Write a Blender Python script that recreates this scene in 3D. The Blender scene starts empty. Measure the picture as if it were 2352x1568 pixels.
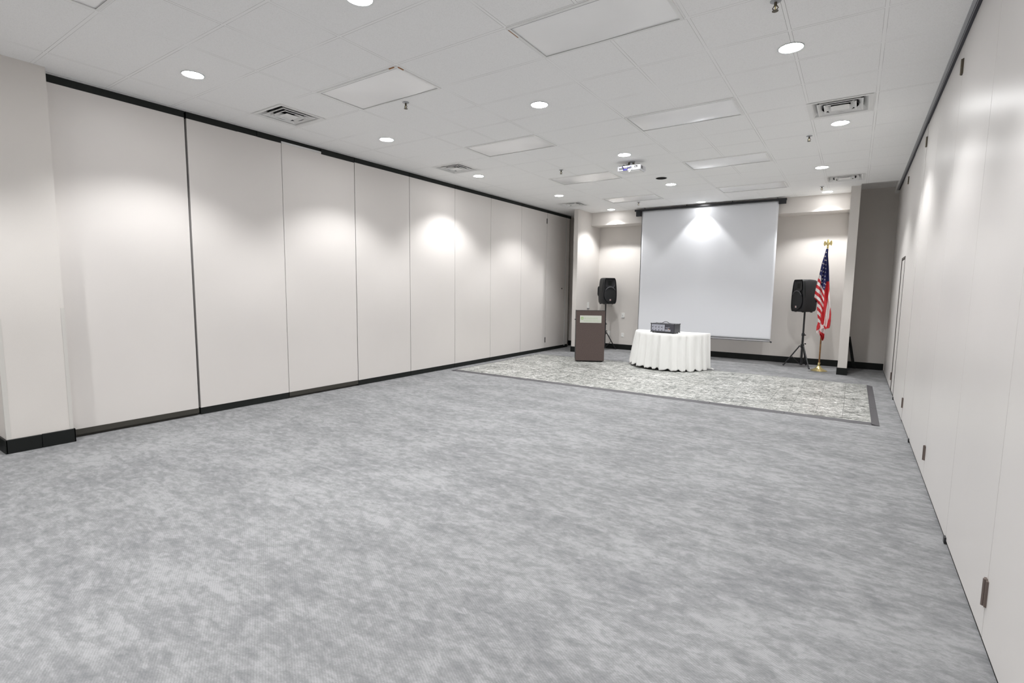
import bpy, math, random
from mathutils import Vector, Matrix
random.seed(7)
PI = math.pi
sc = bpy.context.scene
col = sc.collection

# ------------------------------------------------------------------ room dimensions (metres)
H = 3.603          # ceiling
XL = -6.582        # face of the left folding partition
XR = 0.5875        # face of the right folding partition
YB = 12.99         # back wall
YC = 12.44         # bulkhead face over the stage
WL = -6.78         # plaster behind the left partition
FT = 0.6096

# ------------------------------------------------------------------ materials
def new_mat(name):
    m = bpy.data.materials.new(name); m.use_nodes = True
    nt = m.node_tree; b = nt.nodes['Principled BSDF']
    return m, nt, b
def plain(name, c, rough=0.6, metal=0.0, spec=0.5, bump=0.0, bscale=300.0, var=0.0, vscale=4.0, coat=0.0):
    m, nt, b = new_mat(name)
    b.inputs['Base Color'].default_value = (*c, 1); b.inputs['Roughness'].default_value = rough
    b.inputs['Metallic'].default_value = metal; b.inputs['Specular IOR Level'].default_value = spec
    b.inputs['Coat Weight'].default_value = coat
    tc = nt.nodes.new('ShaderNodeTexCoord')
    if bump:
        n = nt.nodes.new('ShaderNodeTexNoise'); n.inputs['Scale'].default_value = bscale; n.inputs['Detail'].default_value = 4
        bp = nt.nodes.new('ShaderNodeBump'); bp.inputs['Strength'].default_value = bump; bp.inputs['Distance'].default_value = 0.002
        nt.links.new(tc.outputs['Object'], n.inputs['Vector']); nt.links.new(n.outputs['Fac'], bp.inputs['Height']); nt.links.new(bp.outputs['Normal'], b.inputs['Normal'])
    if var:
        n = nt.nodes.new('ShaderNodeTexNoise'); n.inputs['Scale'].default_value = vscale; n.inputs['Detail'].default_value = 6
        nt.links.new(tc.outputs['Object'], n.inputs['Vector'])
        r = nt.nodes.new('ShaderNodeValToRGB'); e = r.color_ramp.elements
        e[0].position = .3; e[1].position = .7
        e[0].color = (*[max(0, k*(1-var)) for k in c], 1); e[1].color = (*[min(1, k*(1+var)) for k in c], 1)
        nt.links.new(n.outputs['Fac'], r.inputs['Fac']); nt.links.new(r.outputs['Color'], b.inputs['Base Color'])
    return m
def math_node(nt, op, a, b=None, c=None):
    n = nt.nodes.new('ShaderNodeMath'); n.operation = op
    for i, v in enumerate((a, b, c)):
        if v is None: continue
        if isinstance(v, (int, float)): n.inputs[i].default_value = v
        else: nt.links.new(v, n.inputs[i])
    return n.outputs[0]
def mix(nt, fac, a, b):
    n = nt.nodes.new('ShaderNodeMix'); n.data_type = 'RGBA'
    for s, v in ((n.inputs[0], fac), (n.inputs[6], a), (n.inputs[7], b)):
        if isinstance(v, tuple): s.default_value = v
        elif isinstance(v, (int, float)): s.default_value = v
        else: nt.links.new(v, s)
    return n.outputs[2]
def noise(nt, vec, scale, detail=4, rough=.5, sx=1, sy=1, sz=1, dist=0.0):
    mp = nt.nodes.new('ShaderNodeMapping'); mp.inputs['Scale'].default_value = (sx, sy, sz); nt.links.new(vec, mp.inputs['Vector'])
    n = nt.nodes.new('ShaderNodeTexNoise'); n.inputs['Scale'].default_value = scale; n.inputs['Detail'].default_value = detail
    n.inputs['Roughness'].default_value = rough; n.inputs['Distortion'].default_value = dist
    nt.links.new(mp.outputs[0], n.inputs['Vector']); return n.outputs['Fac']
def ramp(nt, fac, stops):
    r = nt.nodes.new('ShaderNodeValToRGB'); el = r.color_ramp.elements
    while len(el) < len(stops): el.new(.5)
    for e, (p, c) in zip(el, stops): e.position = p; e.color = (*c, 1)
    nt.links.new(fac, r.inputs['Fac']); return r.outputs['Color']

def mat_carpet():
    m, nt, b = new_mat('carpet'); tc = nt.nodes.new('ShaderNodeTexCoord').outputs['Object']
    a = noise(nt, tc, 1.0, 5, .55, 1.5, 2.8, 1, .2)
    e = noise(nt, tc, 1.0, 8, .72, 7.5, 14, 1, .4)
    c = noise(nt, tc, 1.0, 6, .70, 17, 34, 1, .6)
    f = noise(nt, tc, 1.0, 3, .6, 95, 150, 1)
    s = math_node(nt, 'ADD', math_node(nt, 'MULTIPLY', a, .24), math_node(nt, 'MULTIPLY', e, .44))
    s = math_node(nt, 'ADD', s, math_node(nt, 'MULTIPLY', c, .24))
    s = math_node(nt, 'ADD', s, math_node(nt, 'MULTIPLY', f, .10))
    base = ramp(nt, s, [(.42, (.158, .161, .169)), (.465, (.193, .196, .203)), (.50, (.220, .223, .229)), (.535, (.255, .258, .264)), (.58, (.300, .302, .310))])
    # loop rows, running diagonally
    sep = nt.nodes.new('ShaderNodeSeparateXYZ'); nt.links.new(tc, sep.inputs[0])
    d = math_node(nt, 'ADD', math_node(nt, 'MULTIPLY', sep.outputs[0], .5), math_node(nt, 'MULTIPLY', sep.outputs[1], .86))
    row = math_node(nt, 'SINE', math_node(nt, 'MULTIPLY', d, 2*PI/.011))
    col_ = mix(nt, math_node(nt, 'MULTIPLY_ADD', row, .10, .10), base, (.10, .10, .105, 1))
    w = noise(nt, tc, .8, 3, .5)
    col2 = mix(nt, math_node(nt, 'MULTIPLY', w, .12), col_, (.22, .225, .21, 1))
    nt.links.new(col2, b.inputs['Base Color']); b.inputs['Roughness'].default_value = .95; b.inputs['Specular IOR Level'].default_value = .1
    bp = nt.nodes.new('ShaderNodeBump'); bp.inputs['Strength'].default_value = .25; bp.inputs['Distance'].default_value = .003
    nt.links.new(f, bp.inputs['Height']); nt.links.new(bp.outputs[0], b.inputs['Normal'])
    return m
def mat_ceiling():
    m, nt, b = new_mat('ceiling_tile'); tc = nt.nodes.new('ShaderNodeTexCoord').outputs['Object']
    sep = nt.nodes.new('ShaderNodeSeparateXYZ'); nt.links.new(tc, sep.inputs[0]); X, Y = sep.outputs[0], sep.outputs[1]
    def bar(v, off, per, w):          # 1 inside the tee, distance helper
        q = math_node(nt, 'ADD', v, -off+per*50)
        q = math_node(nt, 'MODULO', q, per)
        return math_node(nt, 'MINIMUM', q, math_node(nt, 'SUBTRACT', per, q))
    dy = bar(Y, 3.409, FT, 0); dx = bar(X, -2.386, 2*FT, 0)
    # half bays (2x2 tiles) between the troffers and beside the right-hand diffusers
    dx2 = bar(X, -2.386+FT, 2*FT, 0)
    mid = math_node(nt, 'MAXIMUM',
        math_node(nt, 'MULTIPLY', math_node(nt, 'GREATER_THAN', X, -2.386), math_node(nt, 'LESS_THAN', X, 0.06)),
        math_node(nt, 'MULTIPLY', math_node(nt, 'GREATER_THAN', X, -4.83), math_node(nt, 'LESS_THAN', X, -3.6)))
    dx2 = math_node(nt, 'ADD', dx2, math_node(nt, 'MULTIPLY', math_node(nt, 'SUBTRACT', 1.0, mid), 5.0))
    d = math_node(nt, 'MINIMUM', math_node(nt, 'MINIMUM', dx, dy), dx2)
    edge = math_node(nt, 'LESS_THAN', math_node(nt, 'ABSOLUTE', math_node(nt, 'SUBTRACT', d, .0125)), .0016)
    tee = math_node(nt, 'LESS_THAN', d, .0115)
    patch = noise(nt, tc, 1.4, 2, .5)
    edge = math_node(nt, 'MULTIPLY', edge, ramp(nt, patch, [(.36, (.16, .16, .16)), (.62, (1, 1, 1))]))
    sp = noise(nt, tc, 160, 3, .7)
    tile = ramp(nt, sp, [(.30, (.78, .78, .775)), (.45, (.885, .885, .88)), (.7, (.92, .92, .918))])
    c = mix(nt, tee, tile, (.90, .90, .895, 1))
    c = mix(nt, math_node(nt, 'MULTIPLY', edge, .62), c, (.22, .21, .20, 1))  # thin shadow lines beside each tee, painted into the tile colour
    nt.links.new(c, b.inputs['Base Color']); b.inputs['Roughness'].default_value = .85; b.inputs['Specular IOR Level'].default_value = .2
    bp = nt.nodes.new('ShaderNodeBump'); bp.inputs['Strength'].default_value = .15; bp.inputs['Distance'].default_value = .002
    nt.links.new(sp, bp.inputs['Height']); nt.links.new(bp.outputs[0], b.inputs['Normal'])
    return m
def mat_granite():
    m, nt, b = new_mat('dance_floor_vinyl'); tc = nt.nodes.new('ShaderNodeTexCoord').outputs['Object']
    a = noise(nt, tc, 1.0, 6, .72, 9.5, 13, 1, 1.0)
    c = noise(nt, tc, 1.0, 5, .75, 25, 36, 1, 1.4)
    big = noise(nt, tc, 1.0, 3, .5, 1.6, 2.6, 1)
    s = math_node(nt, 'ADD', math_node(nt, 'MULTIPLY', a, .5), math_node(nt, 'MULTIPLY', c, .5))
    s = math_node(nt, 'ADD', s, math_node(nt, 'MULTIPLY_ADD', big, .12, -.06))
    base = ramp(nt, s, [(.405, (.050, .056, .052)), (.45, (.135, .142, .133)), (.49, (.285, .292, .275)), (.53, (.365, .37, .352)), (.565, (.49, .493, .475)), (.61, (.70, .70, .68))])
    nt.links.new(base, b.inputs['Base Color']); b.inputs['Roughness'].default_value = .38
    return m
def emit(name, c, s):
    m, nt, b = new_mat(name)
    b.inputs['Base Color'].default_value = (.9, .9, .9, 1); b.inputs['Emission Color'].default_value = (*c, 1); b.inputs['Emission Strength'].default_value = s
    return m
M = dict(
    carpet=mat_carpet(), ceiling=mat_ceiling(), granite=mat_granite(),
    wall=plain('wall_vinyl', (.665, .635, .605), .75, bump=.25, bscale=220, var=.015, vscale=2),
    panel=plain('partition_vinyl', (.685, .655, .632), .42, spec=.4, bump=.12, bscale=260, var=.012, vscale=1.5),
    panel_r=plain('partition_laminate', (.685, .662, .645), .34, spec=.5, bump=.06, bscale=90, var=.012, vscale=1.5),
    bulkhead=plain('bulkhead_paint', (.68, .65, .62), .7, bump=.15),
    base=plain('black_vinyl_base', (.006, .0075, .007), .5, spec=.3),
    seal=plain('black_seal', (.009, .011, .010), .6, spec=.3), seal2=plain('taupe_seal', (.040, .037, .030), .65),
    gap=plain('dark_recess', (.02, .02, .02), .9),
    alu=plain('aluminium', (.62, .62, .62), .35, .8), trackgrey=plain('grey_track', (.40, .41, .43), .4, .4), slot=plain('track_slot', (.085, .085, .10), .6),
    edge=plain('panel_edge_trim', (.70, .70, .69), .4, .3),
    white=plain('white_enamel', (.80, .80, .79), .45), rust=plain('rust', (.35, .17, .07), .9),
    acrylic=plain('acrylic_lens', (.92, .92, .92), .22, spec=.5, var=.02, vscale=2),
    duct=plain('duct_dark', (.025, .025, .03), .9),
    ring=plain('lamp_ring', (.42, .45, .45), .4, .3), lamp=emit('lamp_lens', (1, 1, 1), 33.0), lampdim=emit('lamp_lens_dim', (1, 1, 1), 11.0), lampdark=plain('dead_lamp', (.015, .016, .014), .3),
    brassdark=plain('dark_bronze', (.12, .105, .08), .4, .7), bronze=plain('brown_hinge', (.17, .135, .12), .45, .5),
    screen=plain('screen_fabric', (.74, .755, .79), .8, bump=.1, bscale=60), black=plain('black_plastic', (.016, .017, .019), .5, bump=.15, bscale=250),
    blackmetal=plain('black_metal', (.02, .021, .024), .38, .2), grille=plain('speaker_grille', (.014, .015, .017), .6, bump=.8, bscale=500),
    sheen=plain('lip_highlight', (.10, .10, .11), .28),
    wood=plain('dark_laminate', (.088, .062, .056), .5, var=.10, vscale=40, bump=.08), woodedge=plain('laminate_edge', (.02, .018, .016), .5),
    plate=plain('sign_plate', (.60, .62, .56), .45), green=plain('sign_green', (.30, .50, .16), .5), palegreen=plain('sign_pale_green', (.42, .53, .34), .5),
    cloth=plain('white_tablecloth', (.80, .80, .785), .85, bump=.15, bscale=400), legmetal=plain('grey_leg_metal', (.10, .11, .10), .4, .6),
    ampblack=plain('amp_case', (.032, .034, .040), .5, bump=.2), amppanel=plain('amp_panel', (.48, .49, .56), .4, .3), ampdark=plain('amp_dark_panel', (.05, .05, .062), .4),
    knob=plain('knob_black', (.012, .013, .018), .35), blueled=plain('blue_cable', (.05, .04, .30), .5), led=emit('led_blue', (.45, .4, 1), 1.2),
    red=plain('flag_red', (.62, .035, .045), .75), fwhite=plain('flag_white', (.80, .76, .75), .8), navy=plain('flag_navy', (.028, .035, .15), .75),
    brass=plain('brass', (.78, .66, .32), .22, .9), pole=plain('oak_pole', (.22, .105, .035), .4, var=.25, vscale=30),
    projector=plain('projector_white', (.74, .75, .78), .4), vent=plain('grey_grille', (.22, .22, .23), .5), cable=plain('black_cable', (.02, .02, .02), .5),
    outlet=plain('outlet_white', (.82, .82, .80), .4), outletdark=plain('outlet_shadow_slot', (.05, .05, .05), .5), almond=plain('almond_plate', (.60, .58, .555), .6),
    frame=plain('dark_door_frame', (.055, .047, .042), .5), guard=plain('corner_guard', (.60, .585, .555), .35), trim=plain('grey_ramp_trim', (.066, .064, .070), .55), seamdark=plain('seam_dark', (.10, .10, .095), .6),
    badge=plain('badge_white', (.75, .74, .74), .4), badgered=plain('badge_red', (.55, .10, .07), .4), badgeorange=plain('badge_orange', (.62, .26, .09), .4), silver=plain('silver', (.6, .6, .62), .25, .9),
)

# ------------------------------------------------------------------ mesh helpers
class MB:
    def __init__(s): s.v = []; s.f = []; s.mi = []
    def add(s, vs, fs, mi=0):
        o = len(s.v); s.v += [tuple(v) for v in vs]; s.f += [tuple(i+o for i in f) for f in fs]; s.mi += [mi]*len(fs); return s
    def box(s, x0, y0, z0, x1, y1, z1, mi=0):
        v = [(x, y, z) for z in (z0, z1) for y in (y0, y1) for x in (x0, x1)]
        return s.add(v, [(0, 2, 3, 1), (4, 5, 7, 6), (0, 1, 5, 4), (2, 6, 7, 3), (0, 4, 6, 2), (1, 3, 7, 5)], mi)
    def tube(s, pts, r, n=10, mi=0, cap=True):
        pts = [Vector(p) for p in pts]; rs = r if isinstance(r, (list, tuple)) else [r]*len(pts)
        V = []; prev = None
        for i, p in enumerate(pts):
            t = (pts[min(i+1, len(pts)-1)]-pts[max(i-1, 0)]).normalized()
            a = prev if prev is not None else (Vector((0, 0, 1)) if abs(t.z) < .9 else Vector((1, 0, 0)))
            u = (a-t*a.dot(t)).normalized(); w = t.cross(u); prev = u
            for k in range(n):
                q = 2*PI*k/n; V.append(p+(u*math.cos(q)+w*math.sin(q))*rs[i])
        F = []
        for i in range(len(pts)-1):
            for k in range(n):
                a0 = i*n+k; a1 = i*n+(k+1) % n; F.append((a0, a1, a1+n, a0+n))
        if cap: F.append(tuple(range(n))[::-1]); F.append(tuple((len(pts)-1)*n+k for k in range(n)))
        return s.add(V, F, mi)
    def lathe(s, prof, n=24, c=(0, 0, 0), mi=0, capb=True, capt=True):
        V = [(c[0]+r*math.cos(2*PI*k/n), c[1]+r*math.sin(2*PI*k/n), c[2]+z) for r, z in prof for k in range(n)]
        F = [(i*n+k, i*n+(k+1) % n, (i+1)*n+(k+1) % n, (i+1)*n+k) for i in range(len(prof)-1) for k in range(n)]
        if capb: F.append(tuple(range(n))[::-1])
        if capt: F.append(tuple((len(prof)-1)*n+k for k in range(n)))
        return s.add(V, F, mi)
    def prism(s, poly, axis, a, b, mi=0):   # poly: 2-D outline, extruded along an axis from a to b
        def P(u, v, w): return {'x': (w, u, v), 'y': (u, w, v), 'z': (u, v, w)}[axis]
        n = len(poly); V = [P(u, v, a) for u, v in poly]+[P(u, v, b) for u, v in poly]
        F = [tuple(range(n)), tuple(range(2*n-1, n-1, -1))]+[(i, i+n, (i+1) % n+n, (i+1) % n) for i in range(n)]
        return s.add(V, F, mi)
    def build(s, name, mat, parent=None, loc=(0, 0, 0), rot=(0, 0, 0), bevel=0, smooth=True, label=None):
        me = bpy.data.meshes.new(name); me.from_pydata(s.v, [], s.f)
        mats = mat if isinstance(mat, (list, tuple)) else [mat]
        for k in mats: me.materials.append(k)
        if len(mats) > 1: me.polygons.foreach_set('material_index', s.mi)
        me.update()
        import bmesh
        bm = bmesh.new(); bm.from_mesh(me); bmesh.ops.recalc_face_normals(bm, faces=bm.faces); bm.to_mesh(me); bm.free()
        if smooth:
            me.polygons.foreach_set('use_smooth', [True]*len(me.polygons)); me.set_sharp_from_angle(angle=math.radians(35))
        o = bpy.data.objects.new(name, me); col.objects.link(o); o.location = loc; o.rotation_euler = rot
        if parent: o.parent = parent
        if bevel:
            b = o.modifiers.new('bevel', 'BEVEL'); b.width = bevel; b.segments = 2; b.limit_method = 'ANGLE'; b.angle_limit = math.radians(40)
        if label: o['label'] = label
        return o
def tag(o, label, cat, group=None):
    o['label'] = label; o['category'] = cat
    if group: o['group'] = group
    return o
def thing(name, label, cat, loc=(0, 0, 0), rz=0, group=None):
    o = bpy.data.objects.new(name, None); col.objects.link(o); o.location = loc; o.rotation_euler = (0, 0, rz); o.empty_display_size = .1
    return tag(o, label, cat, group)
def struct(o, label=None):
    o['kind'] = 'structure'
    if label: o['label'] = label
    return o
def dup(root, loc, label, rz=None):
    r = root.copy(); col.objects.link(r); r.location = loc; r['label'] = label
    if rz is not None: r.rotation_euler = (0, 0, rz)
    for ch in list(root.children):
        c = ch.copy(); col.objects.link(c); c.parent = r
        for g in list(ch.children):
            d = g.copy(); col.objects.link(d); d.parent = c
    return r
def text_mesh(name, body, size, mat, parent, loc, rot, spacing=1.0):
    cu = bpy.data.curves.new(name, 'FONT'); cu.body = body; cu.size = size; cu.extrude = .0008; cu.space_character = spacing
    t = bpy.data.objects.new(name, cu); col.objects.link(t)
    dg = bpy.context.evaluated_depsgraph_get(); me = bpy.data.meshes.new_from_object(t.evaluated_get(dg))
    bpy.data.objects.remove(t); me.materials.clear(); me.materials.append(mat)
    o = bpy.data.objects.new(name, me); col.objects.link(o); o.parent = parent; o.location = loc; o.rotation_euler = rot
    return o
box = lambda *a: MB().box(*a)

# ------------------------------------------------------------------ setting: shell
Y0 = -4.2
struct(box(WL-.3, Y0, -.1, XR+.6, YB+.2, 0).build('floor', M['carpet'], smooth=False), 'mottled grey carpet over the whole room')
struct(box(WL-.12, Y0, 0, WL, YB, H+.2).build('wall_left', M['wall']))
struct(box(XR+.12, Y0, 0, XR+.24, YB, H+.2).build('wall_right', M['wall']))
struct(box(WL-.12, Y0-.12, 0, XR+.24, Y0, H+.2).build('wall_front', M['wall']))
struct(box(WL-.12, YB, 0, XR+.24, YB+.12, H+.2).build('wall_back', M['wall']))
# ceiling with openings for diffusers, the dead lamp and the higher bay behind the right wing
DEAD = (-3.027, 9.244)
VENTS = [(-5.745, 3.714), (-.272, 6.762), (-5.745, 6.79), (-.29, 10.885), (-5.70, 11.0)]
VH = .285
holes = [(x-VH, y-VH, x+VH, y+VH) for x, y in VENTS]
RAISED = (-.035, 11.57, .53, YB)
holes.append(RAISED); DR = .14
holes.append((DEAD[0]-DR, DEAD[1]-DR, DEAD[0]+DR, DEAD[1]+DR))
xs = sorted({WL-.12, XR+.24, *[h[0] for h in holes], *[h[2] for h in holes]}); ys = sorted({Y0, YB, *[h[1] for h in holes], *[h[3] for h in holes]})
mb = MB()
for i in range(len(xs)-1):
    for j in range(len(ys)-1):
        cx, cy = (xs[i]+xs[i+1])/2, (ys[j]+ys[j+1])/2
        if any(a < cx < c and b < cy < d for a, b, c, d in holes): continue
        mb.add([(xs[i], ys[j], H), (xs[i+1], ys[j], H), (xs[i+1], ys[j+1], H), (xs[i], ys[j+1], H)], [(0, 3, 2, 1)])
n = 32; ring = []; sq = []
for k in range(n):
    a = 2*PI*k/n; c, s_ = math.cos(a), math.sin(a); m_ = max(abs(c), abs(s_))
    ring.append((DEAD[0]+.088*c, DEAD[1]+.088*s_, H)); sq.append((DEAD[0]+DR*c/m_, DEAD[1]+DR*s_/m_, H))
mb.add(ring+sq, [(k, (k+1) % n, (k+1) % n+n, k+n) for k in range(n)])
a, b_, c, d = RAISED; zr = H+.13
mb.add([(a, b_, zr), (c, b_, zr), (c, d, zr), (a, d, zr)], [(0, 3, 2, 1)])
for p, q in (((a, b_), (c, b_)), ((c, b_), (c, d)), ((a, b_), (a, d))):
    mb.add([(*p, H), (*q, H), (*q, zr), (*p, zr)], [(0, 1, 2, 3)])
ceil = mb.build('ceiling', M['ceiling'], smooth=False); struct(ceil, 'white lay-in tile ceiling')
struct(box(WL-.2, Y0-.2, H+.45, XR+.3, YB+.2, H+.5).build('ceiling_deck', M['duct']))
# bulkhead over the stage
struct(box(-5.885, YC, 3.272, -.19, YB, H).build('wall_bulkhead', M['bulkhead']))
# stage wing walls and left pilaster
struct(box(-6.0, 11.665, 0, -5.885, YB, H).build('wall_wing_left', M['wall']))
struct(box(-.19, 11.73, 0, -.037, YB, H).build('wall_wing_right', M['wall']))
pil = box(WL, 1.19, 0, -6.445, 1.674, H).build('wall_pilaster', M['wall']); struct(pil)
for nm, y0, y1, zt in (('corner_guard', 1.648, 1.677, 1.345), ('corner_guard', 1.187, 1.222, 1.26)):
    if y0 > 1.5: L_ = [(-6.475, 1.6745), (-6.4445, 1.6745), (-6.4445, y0), (-6.442, y0), (-6.442, 1.677), (-6.475, 1.677)]
    else: L_ = [(-6.475, 1.1895), (-6.4445, 1.1895), (-6.4445, y1), (-6.442, y1), (-6.442, 1.187), (-6.475, 1.187)]
    g = MB().prism(L_, 'z', .12, zt)
    g.build(nm, M['guard'], pil)
# baseboards
BH = .138
def bb(name, x0, y0, x1, y1, h=BH): struct(box(x0, y0, 0, x1, y1, h).build(name, M['base'], bevel=.004))
bb('baseboard_back', -5.885, YB-.014, -.19, YB)
bb('baseboard_back_right', -.037, YB-.014, XR, YB)
bb('baseboard_back_left', WL, YB-.014, -6.0, YB)
struct(MB().box(-5.885, 11.653, 0, -5.872, YB-.014, BH).box(-6.012, 11.652, 0, -5.872, 11.665, BH).box(-6.012, 11.665, 0, -6.0, YB-.014, BH).build('baseboard_wing_left', M['base']))
struct(MB().box(-.203, 11.73, 0, -.19, YB-.014, BH).box(-.203, 11.716, 0, -.025, 11.73, BH).box(-.037, 11.73, 0, -.025, YB-.014, BH).build('baseboard_wing_right', M['base']))
struct(MB().box(-6.445, 1.176, 0, -6.425, 1.43, .132).box(-6.445, 1.432, 0, -6.425, 1.688, .134).box(WL, 1.172, 0, -6.425, 1.19, .132).box(-6.6, 1.674, 0, -6.425, 1.688, .134).build('baseboard_pilaster', M['base'], bevel=.004))
struct(box(WL, Y0, 0, WL+.013, 1.172, BH).build('baseboard_left', M['base']))

# ------------------------------------------------------------------ left folding partition
def face_panel(mb, x0, x1, y0, y1, z0, z1): mb.box(x0, y0, z0, x1, y1, z1)
ls = [1.60, 2.932, 4.123, 5.338, 6.515, 7.735, 8.924, 10.134, 11.327, 12.343]
ordn = ['nearest the pilaster', 'second from the pilaster', 'third from the pilaster with a bare metal strip along its top', 'fourth from the pilaster', 'fifth from the pilaster', 'sixth from the pilaster',
        'seventh from the pilaster', 'eighth from the pilaster with black hinge plates on its far edge', 'last one, in shade, with a small dark knob']
GL = 'folding partition panels on the left wall'
for i in range(9):
    y0, y1 = ls[i]+(.012 if i == 1 else .004), ls[i+1]-(.012 if i == 0 else (.006 if i == 2 else .004))
    t = thing('partition_panel', 'beige left partition panel, '+ordn[i], 'partition panel', (XL, y0, 0), 0, GL)
    L = y1-y0
    box(-.09, 0, .085, 0, L, 3.515).build('face', M['panel'], t, bevel=.003)
    m2 = MB()
    if i == 2:
        m2.box(-.075, 0, 3.515, -.03, L, 3.59).box(-.03, .62, 3.505, .003, L, 3.588)
        box(-.028, 0, 3.515, .001, .62, 3.54).build('metal_strip', M['alu'], t)
        m2.box(-.03, 0, 3.545, -.012, .62, 3.588)
    elif i == 1:
        m2.box(-.07, 0, 3.515, -.006, L, 3.588).box(-.006, 0, 3.512, .002, L*.5, 3.588).box(-.006, L*.72, 3.512, .002, L, 3.588)
    else: m2.box(-.075, 0, 3.513, .002, L, 3.587)
    m2.build('top_seal', M['seal'], t)
    odd = i in (0, 2)
    MB().box(-.08, 0, .028 if odd else .004, .004 if odd else -.004, L, .086).box(-.07, .01, .003, -.02, L-.01, .03).build('bottom_seal', M['seal2'] if odd else M['seal'], t)
    MB().box(-.088, L+.0005, .09, -.003, L+.002, 3.51).build('edge_trim', M['seal'] if i in (0, 2, 3) else M['edge'], t)
    if i == 7:
        for z0, z1 in ((3.245, 3.372), (.225, .36)): MB().box(0, L-.03, z0, .006, L+.002, z1).build('hinge', M['blackmetal'], t)
    if i == 8:
        MB().tube([(0, .825, 1.62), (.012, .825, 1.62)], .018, 14).build('knob', M['blackmetal'], t)
t = thing('partition_jamb', 'narrow grey upright jamb closing the far end of the left partition', 'jamb', (XL, 12.352, 0))
box(-.10, .03, .085, .0, .20, 3.515).build('post', M['panel'], t, bevel=.004)
box(-.10, 0, .06, .006, .026, 3.515).build('edge_strip', M['edge'], t)
MB().box(-.10, 0, 3.515, .002, .26, 3.587).box(-.08, .0, .004, -.002, .20, .086).box(-.09, .2, .086, -.02, .26, 3.515).build('seal', M['seal'], t)
struct(MB().box(XL-.10, 1.674, 3.588, XL+.012, 12.64, 3.603).box(XL+.004, 1.674, 3.584, XL+.014, 12.64, 3.5882).build('trim_1', M['alu']), 'aluminium track along the top of the left partition')

# ------------------------------------------------------------------ right folding partition
rs = [-4.15, -2.95, -1.75, -.60, .60, 1.83, 3.02, 4.14, 5.47, 6.80, 7.87, 9.45, 10.33, 11.45, 12.62]
GR = 'folding partition panels on the right wall'
rl = {5: 'at the right edge of the photo, cut by the frame', 6: 'with the nearest brown hinge plate low on its near edge', 7: 'second after the nearest low hinge, before the big seam', 8: 'third after the nearest low hinge',
      9: 'fourth after the nearest low hinge', 10: 'just before the door panel', 11: 'containing the narrow dark-framed door', 12: 'just beyond the door panel', 13: 'last one, against the back wall'}
hinges = {5: 1, 7: 1, 9: 1, 11: 1}
for i in range(14):
    y0, y1 = rs[i]+.003, rs[i+1]-.003; L = y1-y0
    dxp = {10: -.004}.get(i, 0)
    lab = 'off-white right partition panel, '+rl[i] if i in rl else 'off-white right partition panel beside the viewer'
    t = thing('partition_panel', lab, 'partition panel', (XR+dxp, y0, 0), 0, GR)
    if i == 11:
        d0, d1, dz = .16, .835, 2.13
        MB().box(0, 0, .02, .085, d0, 3.585).box(0, d1, .02, .085, L, 3.585).box(0, d0, dz, .085, d1, 3.585).build('face', M['panel_r'], t)
        fr = MB().box(-.004, d0-.002, .012, .02, d0+.020, dz+.02).box(-.004, d1-.020, .012, .02, d1+.002, dz+.02).box(-.005, d0+.018, dz-.012, .02, d1-.018, dz+.022)
        fr.build('door_frame', M['frame'], t)
        dr = box(.004, d0+.03, .015, .05, d1-.03, dz-.018).build('door', M['panel_r'], t)
    else:
        box(0, 0, .022, .085, L, 3.585).build('face', M['panel_r'], t, bevel=.002)
    MB().box(.004, 0, .003, .08, L, .024).build('bottom_seal', M['seal'], t)
    MB().box(.002, 0, 3.584, .08, L, 3.6)  .build('top_seal', M['slot'], t)
    if i in hinges:
        for z0, z1 in ((3.32, 3.435), (.178, .30)):
            MB().box(-.009, L-.022, z0, 0, L+.026, z1).tube([(-.009, L+.003, z0-.002), (-.009, L+.003, z1+.002)], .008, 10).build('hinge', M['brassdark'] if z0 > 1 else M['bronze'], t)
    if i in (6, 8, 10): MB().box(-.010, L-.025, .002, .004, L+.02, .042).build('floor_stop', M['blackmetal'], t)
tr = MB().box(.538, Y0, H-.006, .560, 12.6, H).box(.5645, Y0, H-.010, .5680, 12.6, H)
struct(tr.build('trim_2', M['trackgrey']), 'grey metal track along the top of the right partition')
struct(box(.560, Y0, H-.003, .60, 12.6, H+.001).build('trim_3', M['slot']), 'dark slot of the right partition track')

# ------------------------------------------------------------------ ceiling fittings
def make_light(label, loc):
    t = thing('recessed_downlight', label, 'downlight', loc, 0, 'lit round downlights in the ceiling')
    MB().lathe([(.097, 0), (.097, -.004), (.0965, -.006), (.091, -.006), (.090, -.002)], 40, capb=False, capt=False).build('trim_ring', M['ring'], t)
    MB().lathe([(.0905, -.0035), (.07, -.005), (.035, -.006), (.004, -.0063)], 40, capb=False).build('lens', M['lamp'], t)
    return t
lamps = [(-5.432, 2.51, 'round lit downlight over the first left partition panel, nearest the pilaster'),
         (-5.461, 4.981, 'round lit downlight in the left row, second from the pilaster'),
         (-5.76, 7.417, 'round lit downlight in the left row just beyond the middle left diffuser'),
         (-5.428, 9.816, 'round lit downlight in the left row, before the farthest left diffuser'),
         (-5.209, 12.13, 'round lit downlight over the stage left of the projection screen'),
         (-3.024, 2.522, 'round lit downlight cut off by the top edge of the photo'),
         (-3.012, 4.959, 'round lit downlight between the two rows of troffers, second from the viewer'),
         (-2.995, 7.396, 'round lit downlight just in front of the ceiling projector'),
         (-3.037, 9.853, 'round lit downlight just beyond the dead black downlight'),
         (-3.027, 12.11, 'round lit downlight touching the top bar of the projection screen'),
         (-.577, 4.944, 'largest round lit downlight, upper right of the photo'),
         (-.283, 7.367, 'round lit downlight just beyond the near right diffuser'),
         (-.58, 9.759, 'round lit downlight before the far right diffuser'),
         (-.592, 12.12, 'round lit downlight over the flag, by the right bulkhead')]
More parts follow.
